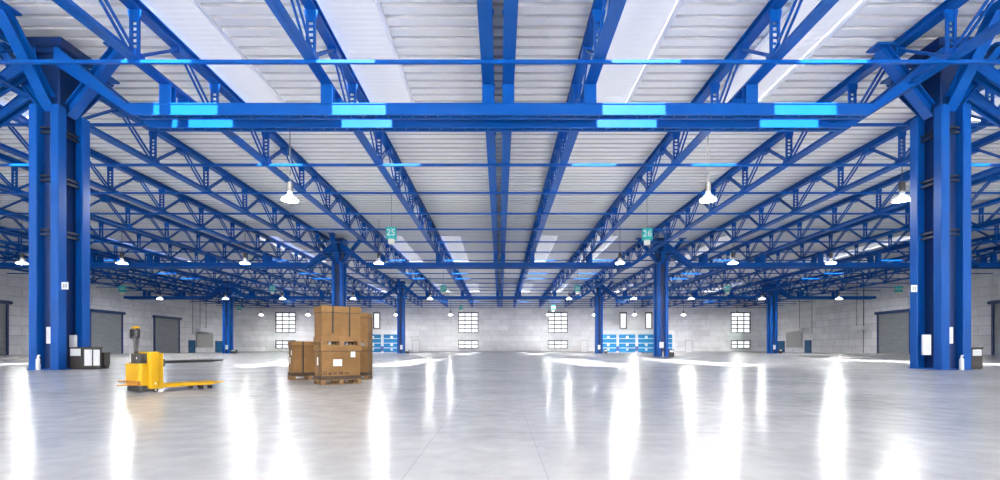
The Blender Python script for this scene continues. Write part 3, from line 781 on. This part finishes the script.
# ------------------------------------------------------------------ yellow pallet stacker
PA = math.radians(57)
T = thing('pallet_truck', 'yellow electric pallet truck with upright tiller and two pairs of forks', 'pallet truck', (-8.56, 11.85, 0), PA)
# local axes: +x towards the fork tips, +y away from the near side (width .82)
W = .80
def rounded(x0, x1, y0, y1, r, n=6, corners=(1,1,1,1)):
    pts = []
    for (cx, cy, a0), on in zip(((x0+r,y0+r,PI),(x1-r,y0+r,1.5*PI),(x1-r,y1-r,0),(x0+r,y1-r,.5*PI)), corners):
        if on: pts += [(cx+r*math.cos(a0+.5*PI*i/n), cy+r*math.sin(a0+.5*PI*i/n)) for i in range(n+1)]
        else: pts.append((x0 if cx < (x0+x1)/2 else x1, y0 if cy < (y0+y1)/2 else y1))
    return pts
MB().prism(rounded(0, .30, 0, W, .09, corners=(1,0,0,1)), .17, .70).build('hood', M['yellow'], T, bevel=.02)
MB().prism(rounded(.03, .30, .02, W-.02, .07, corners=(1,0,0,1)), .03, .17).build('skirt', M['dark_grey'], T)
MB().prism(rounded(.06, .30, .05, W-.10, .03), .70, .94).build('battery_cover', M['dark_grey'], T, bevel=.015)
MB().box(.19, .41, -.10, W+.04, .09, .985).build('mast_block', M['yellow'], T, bevel=.03)
MB().box(.41, .50, -.07, W+.0, .09, .95).build('mast_plate', M['yellow'], T, bevel=.012)
tag(MB().prism_y([(.29,.20),(.33,.20),(.31,.26)], -.106, -.10).build('warning_sticker', M['paper'], T), 'small white sticker')
def fork(y, z0, zt, x1, mat, nm, taper=True, wd=.17):
    o = MB().prism_y([(.49,z0),(x1-.35,z0+.01),(x1-.02,zt-.022),(x1,zt-.008),(x1-.02,zt),(x1-.30,zt),(.49,zt)], y-wd/2, y+wd/2).build(nm, mat, T, bevel=.006)
    return o
for y in (.09, .62):
    f = fork(y, .10, .185, 2.02, M['yellow'], 'support_leg')
    for x in (1.45, 1.68):
        MB().add(*[[ (x+.045*math.cos(2*PI*i/12), yy, .045+.045*math.sin(2*PI*i/12)) for yy in (y-.05, y+.05) for i in range(12)], [tuple(range(12)), tuple(range(23,11,-1))]+[(i,12+i,12+(i+1)%12,(i+1)%12) for i in range(12)]]).build('roller', M['black'], f)
        for q in (-.0575, .0575): MB().box(x-.03, x+.03, y+q-.0075, y+q+.0075, .03, .10).build('roller_bracket', M['black'], f)
for y in (.09, .62): fork(y, .695, .765, 2.0, M['fork_dark'], 'fork')
MB().box(.50, .56, .0, W-.08, .62, .80).build('fork_carriage', M['fork_dark'], T)
def wheel(x, y, r, w, nm, parent):
    n = 16; vs = [(x+r*math.cos(2*PI*i/n), yy, r+r*math.sin(2*PI*i/n)) for yy in (y-w/2, y+w/2) for i in range(n)]
    return MB().add(vs, [tuple(range(n)), tuple(range(2*n-1,n-1,-1))]+[(i,n+i,n+(i+1)%n,(i+1)%n) for i in range(n)]).build(nm, M['black'], parent, smooth=True)
for y in (.03, W-.06):
    w = wheel(.36, y, .055, .05, 'caster_wheel', T)
    MB().tube([(.36,y-.03,.055),(.36,y+.03,.055)], .025, 10).build('hub', M['chrome'], w)
wheel(.15, W*.5, .11, .09, 'drive_wheel', T)
# guard bars of the folded operator platform
for y, x1, zb in ((.10, -.40, .205), (.54, -.22, .275)):
    MB().bar((x1, y, zb), (.03, y, zb), .05, .035, (0,1,0)).build('platform_bar', M['orange'], T, bevel=.008)
MB().box(-.03, .03, .02, .62, .185, .292).build('platform_hinge', M['orange'], T)
MB().box(-.012, .012, .05, W-.08, .17, .215).build('bumper_strip', M['yellow'], T)
# tiller
ty = W*.50
yoke = MB()
yoke.tube([(.10,ty-.09,.70),(.09,ty-.09,.86),(.12,ty-.03,.94)], .025, 8).tube([(.10,ty+.09,.70),(.09,ty+.09,.86),(.12,ty+.03,.94)], .025, 8)
yoke.build('tiller_yoke', M['black'], T)
arm = MB().bar((.14,ty-.02,.74), (.09,ty,1.02), .09, .07, (0,1,0)).build('tiller_joint', M['black'], T, bevel=.01)
MB().add([(.09-.035,ty-.045,.98),(.09+.035,ty-.045,.98),(.09+.035,ty+.045,.98),(.09-.035,ty+.045,.98),(.10-.05,ty-.09,1.42),(.10+.05,ty-.09,1.42),(.10+.05,ty+.09,1.42),(.10-.05,ty+.09,1.42)],
         [(0,3,2,1),(4,5,6,7),(0,1,5,4),(1,2,6,5),(2,3,7,6),(3,0,4,7)]).build('tiller_arm', M['tiller'], T, bevel=.015)
MB().box(.045,.13,ty-.115,ty+.115,1.40,1.55).build('tiller_head', M['tiller'], T, bevel=.03)
MB().box(.035,.05,ty-.05,ty+.05,1.36,1.50).build('control_buttons', M['black'], T)
cp = MB().box(.03,.14,ty-.11,ty+.11,1.54,1.60).build('tiller_cap', M['yellow'], T, bevel=.02)
for s in (-1, 1):
    MB().tube([(.08,ty+s*.10,1.52),(.075,ty+s*.21,1.51),(.07,ty+s*.21,1.34),(.08,ty+s*.08,1.33)], .032, 8).build('grip', M['black'], T)
MB().tube([(.13,ty-.12,.70),(.06,ty-.13,.82),(.08,ty-.14,.90),(.15,ty-.16,.86),(.20,ty-.18,.72)], .012, 6).build('cable', M['white'], T)
MB().tube([(.05,ty+.20,.94),(.05,ty+.20,.72)], .018, 6).build('lever', M['chrome'], T)

# ------------------------------------------------------------------ light
sun = bpy.data.lights.new('sun', 'SUN'); sun.energy = 125.0; sun.angle = math.radians(1.2); sun.color = (1, .98, .95)
so = bpy.data.objects.new('sun', sun); COL.objects.link(so); so.location = (0, -60, 60)
so.rotation_euler = (math.radians(90-46), 0, 0)
# rotate so that it shines towards +y and down
so.rotation_euler = Vector((0, math.cos(math.radians(46)), -math.sin(math.radians(46)))).to_track_quat('-Z', 'Y').to_euler()
w = bpy.data.worlds.new('World'); S.world = w; w.use_nodes = True
bg = w.node_tree.nodes['Background']; bg.inputs[0].default_value = (.93, .96, 1, 1); bg.inputs[1].default_value = 1.4
# lamps of the rows behind the camera and overhead (same pendant lamps, outside the frame)
for d in (-48., -22.):
    for x in (-46, -30, -15.3, 15.3, 30, 46):
        l = bpy.data.lights.new('hall_lamp', 'AREA'); l.shape = 'DISK'; l.size = 1.1; l.energy = LAMP_E*PI*(1.2 if d < -40 else .35)
        lo = bpy.data.objects.new('hall_lamp', l); COL.objects.link(lo); lo.location = (x, d, 11.9)

# ------------------------------------------------------------------ camera
cam = bpy.data.cameras.new('Camera'); co = bpy.data.objects.new('Camera', cam); COL.objects.link(co)
co.location = (0, 0, E); co.rotation_euler = (PI/2, 0, 0)
cam.sensor_width = 36; cam.lens = 18; cam.shift_y = .109; cam.clip_end = 600; cam.clip_start = .1
S.camera = co
S.view_settings.view_transform = 'Standard'; S.view_settings.look = 'None'; S.view_settings.gamma = 1.; S.view_settings.exposure = 1.55
S.view_settings.use_curve_mapping = False
S.cycles.use_denoising = True
S.cycles.max_bounces = 8; S.cycles.diffuse_bounces = 5; S.cycles.transparent_max_bounces = 12
S.cycles.sample_clamp_indirect = 8.
